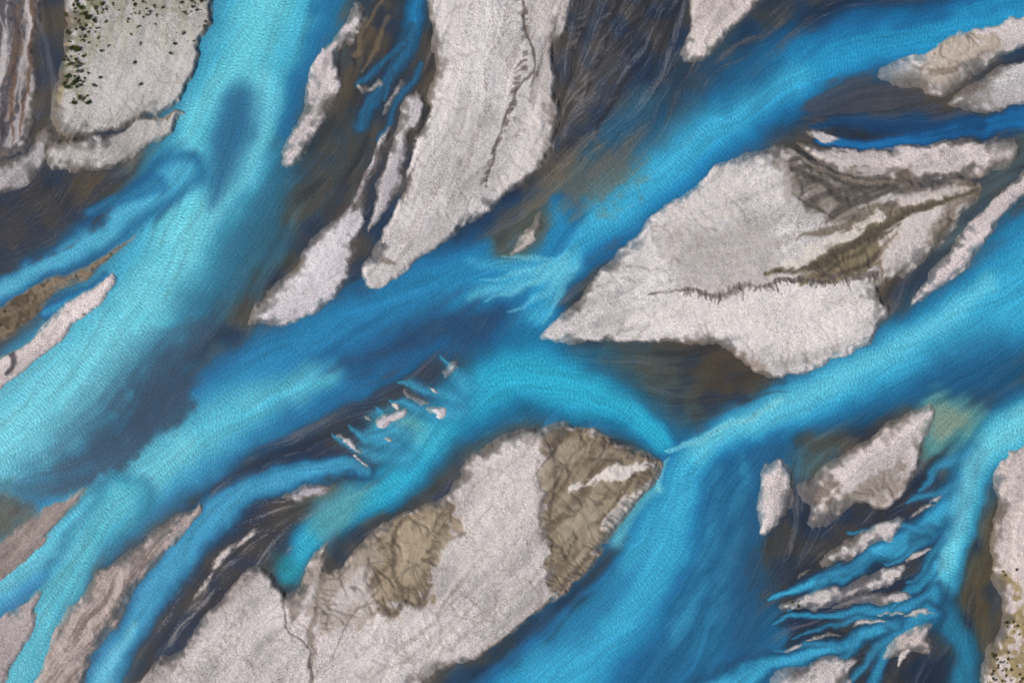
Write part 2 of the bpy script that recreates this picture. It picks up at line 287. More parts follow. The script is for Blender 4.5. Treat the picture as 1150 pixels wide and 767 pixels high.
# translucent dark shallows: colour bleed and tint variety
dark=1-ss(.30,.48,WAT[...,2])
for ch in range(3):
    bl=blur(WAT[...,ch],14); WAT[...,ch]+=dark*.30*(bl-WAT[...,ch])
m=(dark*.45*ss(-.3,1.6,N5+.5*LC))[...,None]; WAT=WAT*(1-m)+C(26,48,78)*m
m=(dark*.4*ss(-.1,1.6,-N5+.3*N1-.4*LC))[...,None]; WAT=WAT*(1-m)+C(86,74,56)*m
m=(dark*.35*ss(0,1.8,LB-.3*N2))[...,None]; WAT=WAT*(1-m)+C(34,38,46)*m
m=(dark*.22*ss(.5,2,FA))[...,None]; WAT=WAT*(1-m)+C(118,110,106)*m
# ---- crisp details ----
K(WAT,[(750,506,2),(770,498,4),(800,484,4),(840,468,4),(880,452,4)],(132,212,222),.6,.5,.1)
K(WAT,[(752,514,1.5),(746,530,2.5),(740,548,3)],(130,208,218),.6,.6,.1)
for q in ([(640,284,3),(610,300,4),(575,310,3),(540,316,1)],[(640,292,3),(612,312,4),(580,326,3),(548,336,1)],[(640,300,3),(618,322,4),(596,340,3),(572,354,1)],[(620,290,2),(590,292,3),(560,290,1)],[(650,296,3),(634,318,4),(620,344,3),(606,366,1)]):
    K(WAT,q,(124,208,222),.45,.8,.15)
sh=[(244,358),(236,380),(226,392),(214,404),(210,416),(216,428),(208,440),(216,456),(214,468),(206,478),(192,486),(180,492),(168,502),(154,512),(146,524),(128,528),(112,534),(90,548),(50,556),(0,556),(-60,560),(-60,540),(0,510),(30,490),(60,460),(84,436),(100,416),(114,396),(132,380),(160,368),(200,358)]
sl,sd=polysd(sh,30)
pr=(X[sl]-128)*.707+(Y[sl]-368)*.707
brk=ss(-1.8,1.0,.5*N5[sl]+.4*LC[sl]+(X[sl]-70)/70)
dens=ss(-20,90,pr+4*LC[sl])*(.45+.55*brk)
al=ss(-4,9,sd+1.5*N1[sl])*(.55+.35*dens)*dens
al*=1-.3*ss(.2,1.5,RIP[sl])*(1-dens*.5)
WAT[sl]=WAT[sl]*(1-al[...,None])+(C(66,108,134)*(1-dens[...,None])+C(56,78,98)*dens[...,None])*al[...,None]
P(WAT,[(130,430),(155,405),(206,400),(208,465),(160,500),(125,495),(115,470)],(46,60,76),.35,26,2,2,streak=(-1.4,1.5),F=LC)
P(WAT,TEAR,(34,74,106),.3,14,1,0,streak=(-.8,1.8),F=LC)
# fans
P(WAT,FAN,(132,126,124),.4,14,5,streak=(0,2),F=FA)
P(WAT,FAN,(44,46,54),.45,14,5,streak=(0,2),F=-FA)
rr=random.Random(12)
for (tx,ty,t2x,t2y) in [(700,-30,655,110),(725,0,672,150),(680,-40,636,70)]:
    K(WAT,[(tx,ty,2),((tx+t2x)/2+6,(ty+t2y)/2,3.4),(t2x,t2y,2)],(46,44,50),.5,.9,.3)
    for i in range(24):
        f=.05+.92*i/23; x=tx+(t2x-tx)*f+5*math.sin(math.pi*f);y=ty+(t2y-ty)*f
        a=math.radians(rr.uniform(112,160)); l=rr.uniform(10,30)*(1-.3*f); bb=rr.uniform(-.5,.5)
        x1,y1=x+l*.5*math.cos(a),y+l*.5*math.sin(a)
        K(WAT,[(x,y,.7),(x1,y1,1.3),(x1+l*.5*math.cos(a+bb),y1+l*.5*math.sin(a+bb),.7)],rr.choice([(48,46,50),(146,138,132),(116,108,102),(54,52,54)]),.36,.8,.3)
P(WAT,[(600,180),(640,165),(700,168),(715,205),(650,236),(600,222)],(118,100,78),.5,20,5,5)
P(WAT,[(240,570),(320,570),(330,600),(270,640),(210,720),(180,680)],(150,140,136),.5,12,6,streak=(.4,1.9),F=FA)
P(WAT,[(545,395),(440,470),(300,545),(230,570),(300,510),(440,430)],(110,108,112),.3,12,6,streak=(.4,1.8),F=FA)
P(WAT,[(745,395),(840,402),(900,430),(840,455),(780,460)],(50,44,40),.4,18,6,streak=(0,1.8))
P(WAT,[(420,0),(460,0),(430,60),(390,110),(370,90),(385,50)],(50,44,42),.6,8,4,streak=(.2,1.2))
P(WAT,BLK,(112,106,104),.5,14,5,streak=(0,1.8),F=.6*FA+.5*N4)
P(WAT,BLK,(36,38,46),.6,14,5,streak=(-.2,1.6),F=.5*N4+.8*LC)
P(WAT,[(900,560),(1040,520),(1050,600),(1010,640),(900,700),(860,700),(870,620)],(104,96,94),.4,12,5,streak=(.3,1.9),F=FA)
P(WAT,[(930,95),(990,88),(1070,125),(1060,135),(960,130),(900,130)],(70,72,80),.8,8,4)
P(WAT,[(770,30),(900,-20),(960,-20),(900,40),(800,90)],(104,92,84),.4,16,6,streak=(.1,1.9))
channel([(122,314,6),(85,336,5),(50,352,4)],(44,136,170),a=.8)
channel([(410,524,7),(370,528,10),(310,540,14),(262,562,17),(225,595,18),(190,640,18),(155,695,18),(118,755,20),(90,860,22)],(66,154,188),(38,116,156),(34,74,106),1.25,1.02,.6)
K(WAT,[(150,705,6),(118,755,8),(95,820,8)],(112,190,208),.6,.8)
channel([(474,-110,14),(468,0,11),(460,40,8),(444,76,6),(425,105,4),(408,142,4)],(38,118,164),(34,88,126),(38,64,84),1.6,1.1,.5,.9)
for q in ([(462,30,3),(452,60,4),(440,84,3),(432,108,2)],[(452,50,2),(436,66,3),(418,84,3),(402,98,2)],[(470,70,3),(462,90,4),(446,112,4),(434,140,3),(424,158,2)],[(440,80,2),(424,100,4),(412,120,4),(404,144,5)]):
    channel(q,(42,100,134),(42,82,110),(46,66,82),1.7,1.15,.6,.7)
for q in ([(440,20,2),(424,50,3),(410,80,2)],[(430,0,2),(410,30,3),(400,60,2)]):
    K(WAT,q,(140,118,90),.5,.7,.2)
channel([(1270,110,16),(1150,134,12),(1090,142,9),(1040,152,8),(980,160,6),(920,158,4)],(34,108,160),(30,82,132),(34,64,94),1.5,1.1,.6)
K(WAT,[(910,140,3),(960,134,6),(1020,140,10),(1100,138,8)],(30,70,110),.8,.8)
P(WAT,[(1095,205),(1150,150),(1170,170),(1110,225),(1080,260),(1040,300),(1060,260)],(72,86,90),.85,8,3)
for q in ([(1068,560,16),(1044,590,14),(1012,610,12),(975,628,10),(935,646,8),(900,660,6),(862,677,2)],
          [(1046,690,13),(1010,704,11),(972,716,9),(930,730,9),(880,744,10),(800,776,17)]):
    channel(q,(66,162,196),(38,116,152),(36,70,98),1.3,.95,.5,.95,.03,.9)
for q in ([(1052,668,11),(1018,682,9),(965,690,7),(910,690,4),(868,699,1.5)],[(1044,688,11),(1014,708,9),(996,730,8),(978,780,9)],[(1054,636,9),(1034,654,7),(1016,668,5),(1000,684,2)]):
    channel(q,(58,146,180),(38,106,140),(36,64,90),1.3,1.0,.5,.85,.03,.9)
for q in ([(1088,530,12),(1064,548,9),(1040,554,6),(1016,566,1)],[(1092,508,12),(1066,518,9),(1046,530,5),(1034,550,1)],[(1070,590,10),(1050,612,7),(1040,640,4),(1022,652,1)],[(1040,596,8),(1010,590,5),(985,594,3),(955,600,1)],[(975,628,6),(945,640,4),(915,648,1)],[(1005,704,6),(970,698,4),(930,704,3),(890,716,1)],[(940,726,6),(905,724,4),(870,732,1)],[(1000,720,5),(978,736,5),(950,766,4)],[(930,650,5),(910,670,3),(885,690,1)],[(1030,606,7),(1016,622,4),(996,632,1)],[(960,716,5),(940,742,4),(905,768,2)]):
    K(WAT,[(x,y,w*1.1) for x,y,w in q],(38,88,120),.75,.8,.04); K(WAT,[(x,y,w*.6) for x,y,w in q],(58,138,170),.75,.9,.04)
K(WAT,[(1150,470,13),(1112,500,13),(1088,540,11),(1074,590,9),(1062,640,8)],(124,206,218),.6,.9,.1)
# central rivulets
P(WAT,[(362,482),(425,440),(500,402),(526,412),(500,446),(440,520),(400,522)],(56,66,80),.5,16,5)
P(WAT,[(418,476),(450,456),(494,466),(496,500),(456,518),(424,506)],(58,162,186),.85,16,2)
P(WAT,[(438,474),(466,466),(474,486),(450,498)],(132,180,172),.55,10,2)
for q in ([(370,490,1),(392,501,6),(424,510,9),(460,513,10)],[(392,478,1),(412,491,6),(446,500,10)],[(436,450,1),(460,454,5),(486,463,9),(516,464,12)],[(446,431,1),(474,436,6),(516,448,11)],[(498,400,1),(506,418,6),(526,436,11)],[(422,460,1),(434,476,6),(456,490,9)]):
    K(WAT,[(x,y,w*1.1) for x,y,w in q],(42,112,148),.6,.9,.05); K(WAT,[(x,y,w*.65) for x,y,w in q],(66,164,192),.6,.95,.05)
# ---------------- LAND painting ----------------
LAN=np.zeros((H,W,3),np.float32); HT=np.zeros((H,W),np.float32)
for i,b in enumerate(BARS):
    mk=LAB==i
    LAN[mk]=C(*b['col'])
    HT[mk]=np.minimum(SD[mk]*b['st'],b['h'])+0.012*np.clip(SD[mk],0,30)
LAN*=(1+0.02*N1+0.035*N2+0.035*np.clip(LC,-2,2)+.02*LF+.015*N3)[...,None]
st1=ss(.25,.42,LB+.15*N4); st2=ss(-.75,-.6,LB+.15*N4)
LAN*=(1+.035*st1-.045*(1-st2))[...,None]
edge=np.exp(-((LB+.15*N4-.3)/.09)**2)+np.exp(-((LB+.15*N4+.72)/.08)**2)
LAN*=(1-.06*edge*ss(-.8,1,N5))[...,None]
t=(ridge*.26)[...,None]; LAN=LAN*(1-t)+C(112,100,90)*t
dh=-.12*ridge+.14*st1+.12*st2
spk=ss(.9,2.0,.8*bn(2.4,6,51,0)+.8*LC+.4*N1)[...,None]*.26; LAN=LAN*(1-spk)+C(100,90,84)*spk
def LP(pts,col,a=1,soft=2,k=1.5,kn=1.5,d=0,streak=None,F=None):
    sl,al=P(LAN,pts,col,a,soft,k,kn,streak,F); dh[sl]+=al*d; return sl,al
def LK(pts,col,a=1,soft=.5,k=.2,d=0,streak=None):
    sl,al=K(LAN,pts,col,a,soft,k,streak); dh[sl]+=al*d; return sl,al
DK=(58,54,58);DB=(78,66,56)
MUDM=np.zeros((H,W),np.float32)
def mudify(sl,al): MUDM[sl]=np.maximum(MUDM[sl],al)
def mud(pts,base=(112,98,80),light=(142,129,108),d=-.35,soft=4,kn=4):
    sl,al=LP(pts,base,.92,soft,3,kn,d=d); mudify(sl,al)
    LP(pts,light,.6,10,3,4,streak=(-.6,1.6),F=.7*N2+.8*LC)
    LP(pts,(84,73,61),.5,10,3,4,streak=(-.2,1.6),F=-.4*N1-.8*LC)
def mudk(pts,base,a=.9,soft=.5,d=-.3):
    sl,al=LK(pts,base,a,soft,.2,d); mudify(sl,al)
LP([(-110,-110),(52,-110),(48,120),(-10,185),(-110,200)],(60,58,62),.75,8,3,6,streak=(-.3,.7),F=.8*LC+.5*N1)
LP([(-110,-110),(52,-110),(48,120),(-110,200)],(110,86,68),.6,8,3,6,streak=(.1,1.1),F=.5*LB-.6*N1+.3*LC)
LK([(10,-10,4),(20,50,5),(6,110,4),(0,170,4)],DK,.7,.7,.5)
for q in ([(30,-10,1),(34,40,3),(24,90,3),(28,140,1)],[(44,-10,1),(40,60,2.5),(34,120,2),(20,160,1)],[(2,20,1),(4,60,3),(-6,110,2)]):
    LK(q,(196,184,180),.6,.7,.3)
for q in ([(38,-10,1),(36,50,2),(30,110,2),(24,150,1)],[(16,60,1),(14,110,2.5),(16,160,1)]):
    LK(q,(96,70,56),.7,.7,.3)
LK([(72,20,6),(70,90,5),(62,150,3)],(140,124,90),.7)
LP([(80,0),(120,10),(110,60),(92,110),(70,108)],(104,104,74),.6,8,2,6,streak=(-.8,.8),F=N1)
LP([(100,-20),(235,-20),(215,40),(120,60)],(124,120,94),.45,14,3,5,streak=(-.8,.8),F=N1)
LK([(244,-20,5),(229,55,5),(211,105,4),(190,130,3)],DB,.7,d=-.2)
LK([(62,156,2),(120,150,2),(200,124,1.2)],(150,132,116),.7)
LP([(100,40),(215,30),(200,90),(130,130),(90,120)],(190,184,178),.4,14,3)
LP([(160,262),(60,315),(0,345),(0,385),(110,300)],(70,60,48),.7,3,3,streak=(-.2,.8),F=N1)
LK([(0,385,6),(18,398,4),(10,420,3)],DK,.8)
for s_ in range(30):
    t_=s_/29; LK([(441-40*t_,146+86*t_,1.3),(436-41*t_,148+88*t_,1),(432-41*t_,151+88*t_,.7)],(84,78,78),.75)
LP([(300,330),(350,280),(392,240),(398,280),(350,340),(300,356)],(206,198,196),.4,10,4)
# top-centre bar
LP([(530,-60),(590,-60),(596,70),(560,160),(500,250),(470,270),(530,140),(545,40)],(116,105,98),.5,14,6,4,streak=(.3,1.6),F=.6*N3+.6*LC+.2*N4)
LP([(500,-60),(545,-60),(520,100),(480,200),(440,280),(450,220),(490,100)],(208,198,192),.5,12,5)
LP([(520,150),(560,120),(540,220),(470,290),(440,300),(490,230)],(144,134,128),.4,16,5,3,streak=(-.2,1.8),F=LC)
LK([(592,-40,1.4),(590,20,1.4),(597,70,1.4),(580,110,1.3),(560,160,1.2),(546,205,.9)],(84,74,68),.75,.6,d=-.3)
rr=random.Random(2)
for s_ in range(80):
    t_=rr.random(); y_=-10+225*t_; x_=590+4*math.sin(y_*.06)-(max(0,y_-80))*.34; l_=rr.uniform(2,10)
    LK([(x_,y_,1.4),(x_-l_*.6,y_+l_*.3,1),(x_-l_,y_+l_*.7,.7)],(92,82,78),.6)
LP([(598,-60),(644,-60),(640,20),(622,60),(628,120),(618,165),(600,190),(612,130),(604,70)],(140,130,124),.8,8,4,4)
LP([(598,-60),(644,-60),(640,20),(620,60),(628,120),(600,190),(600,100)],(76,69,67),.65,8,4,4,streak=(-.2,1.2),F=FA)
for q in ([(606,-30),(624,-30),(622,20),(608,52),(600,30)],[(612,60),(626,70),(622,120),(604,150),(602,110)],[(596,120),(612,140),(602,182),(570,215),(560,205),(584,165)],[(632,-20),(646,-20),(638,30),(626,50),(626,20)]):
    LP(q,(198,188,182),.7,4,2,2,d=.2)
LK([(430,262,3),(422,285,4),(440,300,3)],DB,.5)
LK([(488,0,3),(482,60,3),(470,140,3),(440,230,3)],(120,110,104),.6)
mud([(1040,50),(1090,42),(1130,50),(1100,78),(1060,95),(1030,85)],(158,144,130),(176,162,148),d=-.1,soft=8,kn=6)
LP([(1150,100),(1090,102),(1080,118),(1150,118)],(146,138,140),.5,4,2)
# big island
OL=(100,90,70);OD=(64,58,49)
LP([(742,262),(800,250),(870,255),(880,300),(975,306),(940,310),(860,318),(830,327),(800,330),(768,325),(752,300)],(160,151,144),.55,7,3,3,d=.25)
LP([(770,332),(830,332),(900,318),(975,316),(990,345),(960,375),(900,395),(840,380),(760,370),(700,365),(720,345)],(212,202,194),.55,9,3,2)
sl,al=LP([(872,172),(930,186),(1004,200),(1094,198),(1104,214),(1040,222),(985,230),(950,246),(920,240),(896,222),(884,200)],(120,110,100),.88,8,4,5,d=-.2); mudify(sl,al*.8)
LP([(884,180),(940,192),(1010,203),(1080,202),(1060,216),(985,226),(935,238),(904,222)],(66,60,56),.75,8,4,3,streak=(-.7,1.1),F=.95*LC+.2*LF)
for q in ([(884,188,1.5),(910,200,3),(940,220,3),(960,234,1.5)],[(900,186,1.5),(940,204,3),(970,220,2)],[(890,214,1.5),(912,228,2.5),(930,240,1.5)],[(930,200,2),(985,212,4),(1040,212,3.5),(1096,204,2)]):
    LK(q,(60,55,52),.65,.8,.3,d=-.15)
mudk([(856,306,2),(900,299,6),(935,286,10),(962,266,11),(1000,246,9),(1040,230,8),(1096,212,7)],OL)
mud([(896,310),(930,292),(960,274),(990,262),(1008,256),(1000,282),(988,300),(976,308),(930,310)],OL,(120,108,84),d=-.35,soft=5,kn=3)
for q in ([(870,305,1.5),(930,292,5),(965,272,5),(1000,250,4),(1040,232,4),(1096,212,3)],[(920,304,1.5),(955,290,3.5),(985,270,3.5),(1010,248,2)],[(940,307,1.5),(970,298,3),(990,282,2)]):
    LK(q,OD,.65,.8,.3,d=-.15)
mudk([(895,270,2),(935,258,5),(985,238,7),(1030,226,5),(1080,214,3)],(106,96,83))
LP([(874,298),(925,268),(960,252),(990,243),(968,262),(930,279),(895,298)],(196,186,176),.9,3,2,2,d=.2)
LP([(996,262),(1030,242),(1058,236),(1062,246),(1034,290),(1006,312),(994,302),(990,286)],(184,174,168),.8,4,3,2)
LP([(1018,214),(1070,205),(1086,212),(1050,226),(1012,234)],(198,186,180),.8,4,2,2)
mudk([(1100,216,5),(1066,240,6),(1044,286,7),(1014,320,7),(990,335,4)],(114,102,90),.85,.6)
LK([(1062,250,2),(1044,288,3),(1018,318,2)],OD,.6,.8)
LK([(1002,262,2),(986,300,2),(1000,345,2)],(120,104,92),.8,.6,.3,d=-.15)
LK([(730,330,1),(770,326,1.4),(800,331,2),(830,328,2.2),(860,320,2.4),(900,312,2.6),(940,308,2.6),(980,311,2)],(104,94,87),.8,.8,.5,d=-.4)
random.seed(3); x_=768
while x_<984:
    y_=np.interp(x_,[770,800,860,900,940,978],[326,331,320,312,308,310])+random.uniform(-2,1.5); l_=random.choice([3,4,5,6,8,9,12]); o_=random.uniform(-2,3)
    LK([(x_,y_-2,1),(x_,y_,1.7),(x_+o_*.4,y_+l_*.5,1.2),(x_+o_,y_+l_,.7)],random.choice([(96,86,82),(78,70,66),(120,110,104)]),.75,.6,d=-.3); x_+=random.uniform(2,6)
LK([(735,258,1),(790,240,1),(850,240,1)],(150,142,136),.5)
LP([(700,270),(780,230),(880,240),(900,280),(780,320),(720,310)],(152,144,138),.4,18,5,streak=(-.2,2),F=LC)
LP([(730,240),(800,200),(880,200),(890,225),(800,240),(740,256)],(208,198,190),.45,14,4)
LP([(820,398),(845,405),(870,430),(850,432),(810,400)],(128,112,102),.7,6,3)
LK([(870,165,5),(882,190,5),(886,225,4)],(150,140,132),.6)
LK([(1142,176,4),(1085,202,4),(1010,206,4),(950,202,4),(905,182,4)],(122,108,96),.7)
# lower central island
mud([(636,466),(660,482),(700,500),(748,516),(726,550),(696,592),(656,642),(628,662),(614,648),(626,620),(602,600),(616,570),(604,535),(612,492)])
LP([(642,548),(668,534),(700,524),(738,519),(740,523),(712,534),(684,544),(655,551)],(196,186,178),.95,2,2,1,d=.4)
LP([(672,588),(690,566),(712,552),(732,540),(722,556),(704,578),(684,596)],(188,178,170),.92,2,2,1,d=.4)
LP([(640,570),(668,562),(676,580),(660,612),(640,620),(634,596)],(152,140,124),.5,10,3,4)
LP([(626,494),(650,500),(690,508),(660,516),(632,514)],(152,140,124),.5,9,3,3)
rr=random.Random(31)
def rill(pts0,n,ang,sp,ln,col=(72,63,55),a=.45):
    for i in range(n):
        t_=i/max(n-1,1)*(len(pts0)-1);j=min(int(t_),len(pts0)-2);f=t_-j
        x=pts0[j][0]*(1-f)+pts0[j+1][0]*f+rr.uniform(-2,2);y=pts0[j][1]*(1-f)+pts0[j+1][1]*f+rr.uniform(-2,2)
        an=math.radians(ang+rr.uniform(-sp,sp));l=ln*rr.uniform(.4,1.1);b1=rr.uniform(-.4,.4)
        x1,y1=x+l*.5*math.cos(an),y+l*.5*math.sin(an);x2,y2=x1+l*.5*math.cos(an+b1),y1+l*.5*math.sin(an+b1)
        LK([(x,y,1.8),(x1,y1,1.1),(x2,y2,.7)],col,a,.8,.2,d=-.15)
for q in ([(640,474,1.5),(626,494,3),(620,520,3),(626,548,2),(620,572,2)],[(606,535,1.5),(612,560,3),(606,590,3),(620,610,3),(618,645,2)]):
    LK(q,(70,61,54),.55,.9,.4,d=-.25)
rill([(744,520),(724,552),(696,592),(656,642),(628,660)],26,205,16,22)
rill([(650,478),(700,502),(740,518)],12,120,16,14)
mud([(398,612),(430,588),(470,574),(508,560),(512,586),(496,622),(490,656),(470,678),(450,674),(436,690),(414,680),(400,650)],(128,112,91),(156,141,118))
LP([(440,600),(480,584),(486,610),(470,650),(450,650)],(166,151,128),.5,12,3,3)
for q in ([(414,640,1.2),(420,664,2.6),(436,686,2.8),(452,676,2.6),(468,680,2.6),(490,656,1.6)],[(446,592,1.2),(440,620,2.4),(448,650,2.8),(450,672,2)]):
    LK(q,(78,68,58),.6,.8,.4,d=-.25)
rill([(436,686),(470,678),(490,652)],12,255,20,22,(82,72,62),.45)
rill([(500,570),(496,620),(488,656)],12,190,18,16,(86,76,66),.4)
sl,al=LP([(352,640),(372,616),(400,596),(432,584),(420,640),(420,676),(404,704),(372,706),(356,684)],(148,135,123),.8,9,3,5,d=-.1); mudify(sl,al*.8)
LP([(376,654),(408,644),(420,668),(400,690),(374,690)],(190,182,178),.6,8,3,4)
rill([(372,620),(362,660),(360,700)],14,0,25,20,(104,94,86),.45)
LK([(372,620,2),(362,650,2.4),(352,700,2.6),(348,767,3),(340,860,4)],(120,108,98),.75,.6,d=-.3)
LK([(325,668,1.6),(322,700,1.1),(345,720,1.1),(350,760,1.1)],(96,88,84),.7,.6,d=-.3)
LK([(425,672,1.5),(400,690,1.1),(385,712,1),(372,740,.9)],(110,100,94),.6,d=-.2)
LK([(350,640,6),(335,668,6),(330,690,4)],(120,108,98),.7)
LP([(520,530),(590,500),(610,540),(600,620),(560,680),(480,740),(420,760),(500,640)],(144,134,126),.5,18,5,streak=(-.1,1.9),F=LC)
LP([(510,520),(600,485),(600,540),(530,640),(470,740),(440,740),(500,640)],(118,106,98),.45,14,5,streak=(.4,1.6),F=.6*N3+.5*LC)
LP([(560,500),(600,490),(600,580),(540,640),(500,620)],(210,200,192),.4,14,4)
LP([(292,640),(240,690),(180,767),(130,860),(170,700),(230,660)],(132,122,116),.65,12,5,4)
LK([(690,600,3),(650,648,3.5),(600,690,3),(540,734,2.5)],(124,106,88),.65,.7)
sl,al=LP([(930,562),(990,535),(1014,510),(1020,540),(985,572),(930,586),(904,586)],(120,109,98),.7,8,4,5); mudify(sl,al)
LP([(900,545),(935,535),(930,562),(905,572)],(86,72,60),.65,7,3,4)
LP([(1120,640),(1128,690),(1110,740),(1105,800),(1180,800),(1150,690),(1140,650)],(124,104,60),.7,6,3,4,streak=(-.8,.5),F=N1)
LP([(225,566),(100,650),(50,760),(30,860),(40,860),(90,740),(170,640)],(184,168,160),.5,5,4,streak=(0,1))
LP([(225,566),(110,645),(40,767),(70,860),(125,705),(205,600)],(96,82,74),.5,5,4,streak=(.2,1.3),F=-FA)
# gully relief in the mud
MM=np.clip(MUDM,0,1)
g1=ss(2.4,4.6,ACC)*MM; LAN=LAN*(1-.4*g1[...,None])+C(66,58,52)*.4*g1[...,None]
LAN*=(1+MM*(.04*np.clip(GUL,-2,2)))[...,None]
dh+=MM*(-.28*ss(2.2,4.8,ACC)+.04*np.clip(GUL,-2,2)+.05*N1)
# damp margins blend into the neighbouring water colour
br0=np.clip((WAT[...,2]-.35)*3,0,1); br0=blur(br0,3)
wet=(2.4+14*(1-np.clip(br0,0,1))*np.clip(.6+.5*N2+.4*N1,0.15,1.8))
wet=np.minimum(wet,np.where(LAB>=len(BARS)-19,3.0,99))
a=(1-ss(0,1,(SD+.5*L)/wet))
WB=np.stack([blur(WAT[...,c],2) for c in range(3)],-1)
EDGE=.5*WB+.5*C(100,90,82); EDGE=EDGE*(1-br0[...,None])+(C(132,123,114)*.6+.4*WB)*br0[...,None]
LAN=LAN*(1-.95*a[...,None])+EDGE*.95*a[...,None]
HT+=dh*ss(-1,5,SD)+0.025*N3*ss(0,8,SD)+0.06*N1*ss(2,12,SD)
HT=np.where(SD>1.5,np.maximum(HT,.05),HT)
ALP=np.clip(1-.8*MM-.5*a,.08,1)
# ---------------- finishing colour ----------------
bright=np.clip(WAT[...,1]*1.6-.35,0,1)
WAT*=(1+0.03*LF+.035*LC+0.02*N3)[...,None]
WAT*=(1+bright*(.085*RIP+.02*N4))[...,None]  # ripple sparkle painted into the bright water: crests lighter, troughs darker
def lin(c):
    c=np.clip(c,0.004,1); return np.where(c<=.04045,c/12.92,((c+.055)/1.055)**2.4)
def make_mesh(name,cellmask,Z,col,gain=1.0,alpha=None):
    vm=np.zeros((H,W),bool)
    vm[:-1,:-1]|=cellmask;vm[1:,:-1]|=cellmask;vm[:-1,1:]|=cellmask;vm[1:,1:]|=cellmask
    idx=np.full((H,W),-1,np.int32);n=vm.sum();idx[vm]=np.arange(n)
    co=np.empty((n,3),np.float32);co[:,0]=(X[vm]-PW/2)*S;co[:,1]=(PH/2-Y[vm])*S;co[:,2]=Z[vm]
    ci,cj=np.nonzero(cellmask)
    f=np.stack([idx[ci,cj],idx[ci+1,cj],idx[ci+1,cj+1],idx[ci,cj+1]],1).astype(np.int32)
    me=bpy.data.meshes.new(name);me.vertices.add(n);me.vertices.foreach_set("co",co.ravel())
    me.loops.add(f.size);me.loops.foreach_set("vertex_index",f.ravel())
    me.polygons.add(len(f));me.polygons.foreach_set("loop_start",np.arange(0,f.size,4,dtype=np.int32))
    me.polygons.foreach_set("loop_total",np.full(len(f),4,np.int32))
    me.update(calc_edges=True)
    me.polygons.foreach_set("use_smooth",np.ones(len(f),bool))
    o=np.ones((n,4),np.float32);o[:,:3]=np.clip(lin(col[vm])*gain,0,.9)
    if alpha is not None: o[:,3]=alpha[vm]
    at=me.color_attributes.new("tint",'FLOAT_COLOR','POINT');at.data.foreach_set("color",o.ravel())
    ob=bpy.data.objects.new(name,me);bpy.context.collection.objects.link(ob);return ob
# ---------------- materials ----------------
def mat(name,rough,spec,build):
    m=bpy.data.materials.new(name);m.use_nodes=True;nt=m.node_tree;b=nt.nodes["Principled BSDF"]
    b.inputs["Roughness"].default_value=rough;b.inputs["Specular IOR Level"].default_value=spec
    build(nt,b);return m
def noise(nt,scale,detail=4,rough=.6,vec=None):
    n=nt.nodes.new("ShaderNodeTexNoise");n.inputs["Scale"].default_value=scale;n.inputs["Detail"].default_value=detail;n.inputs["Roughness"].default_value=rough
    if vec: nt.links.new(vec,n.inputs["Vector"])
    return n
def ramp(nt,src,a,b,va,vb):
    r=nt.nodes.new("ShaderNodeMapRange");r.inputs[1].default_value=a;r.inputs[2].default_value=b;r.inputs[3].default_value=va;r.inputs[4].default_value=vb
    nt.links.new(src,r.inputs[0]);return r.outputs[0]
def mth(nt,op,a,b):
    m=nt.nodes.new("ShaderNodeMath");m.operation=op
    for i,v in enumerate((a,b)):
        if isinstance(v,(int,float)): m.inputs[i].default_value=v
        else: nt.links.new(v,m.inputs[i])
    return m.outputs[0]
def mul(nt,a,b): return mth(nt,'MULTIPLY',a,b)
def vscale(nt,c,f):
    m=nt.nodes.new("ShaderNodeVectorMath");m.operation='SCALE';nt.links.new(c,m.inputs[0]);nt.links.new(f,m.inputs["Scale"]);return m.outputs[0]
def bump(nt,b,h,st,dist):
    n=nt.nodes.new("ShaderNodeBump");n.inputs["Strength"].default_value=st;n.inputs["Distance"].default_value=dist
    nt.links.new(h,n.inputs["Height"]);nt.links.new(n.outputs[0],b.inputs["Normal"])
def gravel(nt,b):
    a=nt.nodes.new("ShaderNodeAttribute");a.attribute_name="tint"
    g=nt.nodes.new("ShaderNodeNewGeometry");p=g.outputs["Position"]
    n1=noise(nt,1.6,3,.85,p);n2=noise(nt,.045,4,.65,p);n3=noise(nt,2.0,2,.5,p)
    strength=mul(nt,ramp(nt,n2.outputs[0],.38,.62,.55,1.35),a.outputs["Alpha"])
    g1=ramp(nt,n1.outputs[0],.36,.62,-.22,.2)
    spots=ramp(nt,n3.outputs[0],.57,.66,0,-.42)
    f=mth(nt,'ADD',mul(nt,mth(nt,'ADD',g1,spots),strength),1.0)
    nt.links.new(vscale(nt,a.outputs["Color"],f),b.inputs["Base Color"])
    bump(nt,b,mul(nt,n1.outputs[0],strength),.5,.38)
def watm(nt,b):
    a=nt.nodes.new("ShaderNodeAttribute");a.attribute_name="tint"
    g=nt.nodes.new("ShaderNodeNewGeometry");p=g.outputs["Position"]
    n1=noise(nt,1.5,2,.6,p);n2=noise(nt,.1,4,.6,p)
    f=mul(nt,ramp(nt,n1.outputs[0],.3,.7,.93,1.07),ramp(nt,n2.outputs[0],.3,.7,.96,1.04))
    nt.links.new(vscale(nt,a.outputs["Color"],f),b.inputs["Base Color"])
    bump(nt,b,mul(nt,mul(nt,n1.outputs[0],ramp(nt,n2.outputs[0],.35,.65,.6,1.4)),a.outputs["Alpha"]),.55,.38)
MG=mat("gravel",.95,.15,gravel);MW=mat("glacial_water",.34,.3,watm)
full=np.ones((H-1,W-1),bool)
w=make_mesh("water",full,(0.026*RIP*(.05+bright)+0.003*N3).astype(np.float32),WAT,1.0,.15+.85*bright);w["kind"]="structure";w["label"]="turquoise glacial water braiding over dark riverbed";w["category"]="water";w.data.materials.append(MW)
CM=SD[:-1,:-1]>-5
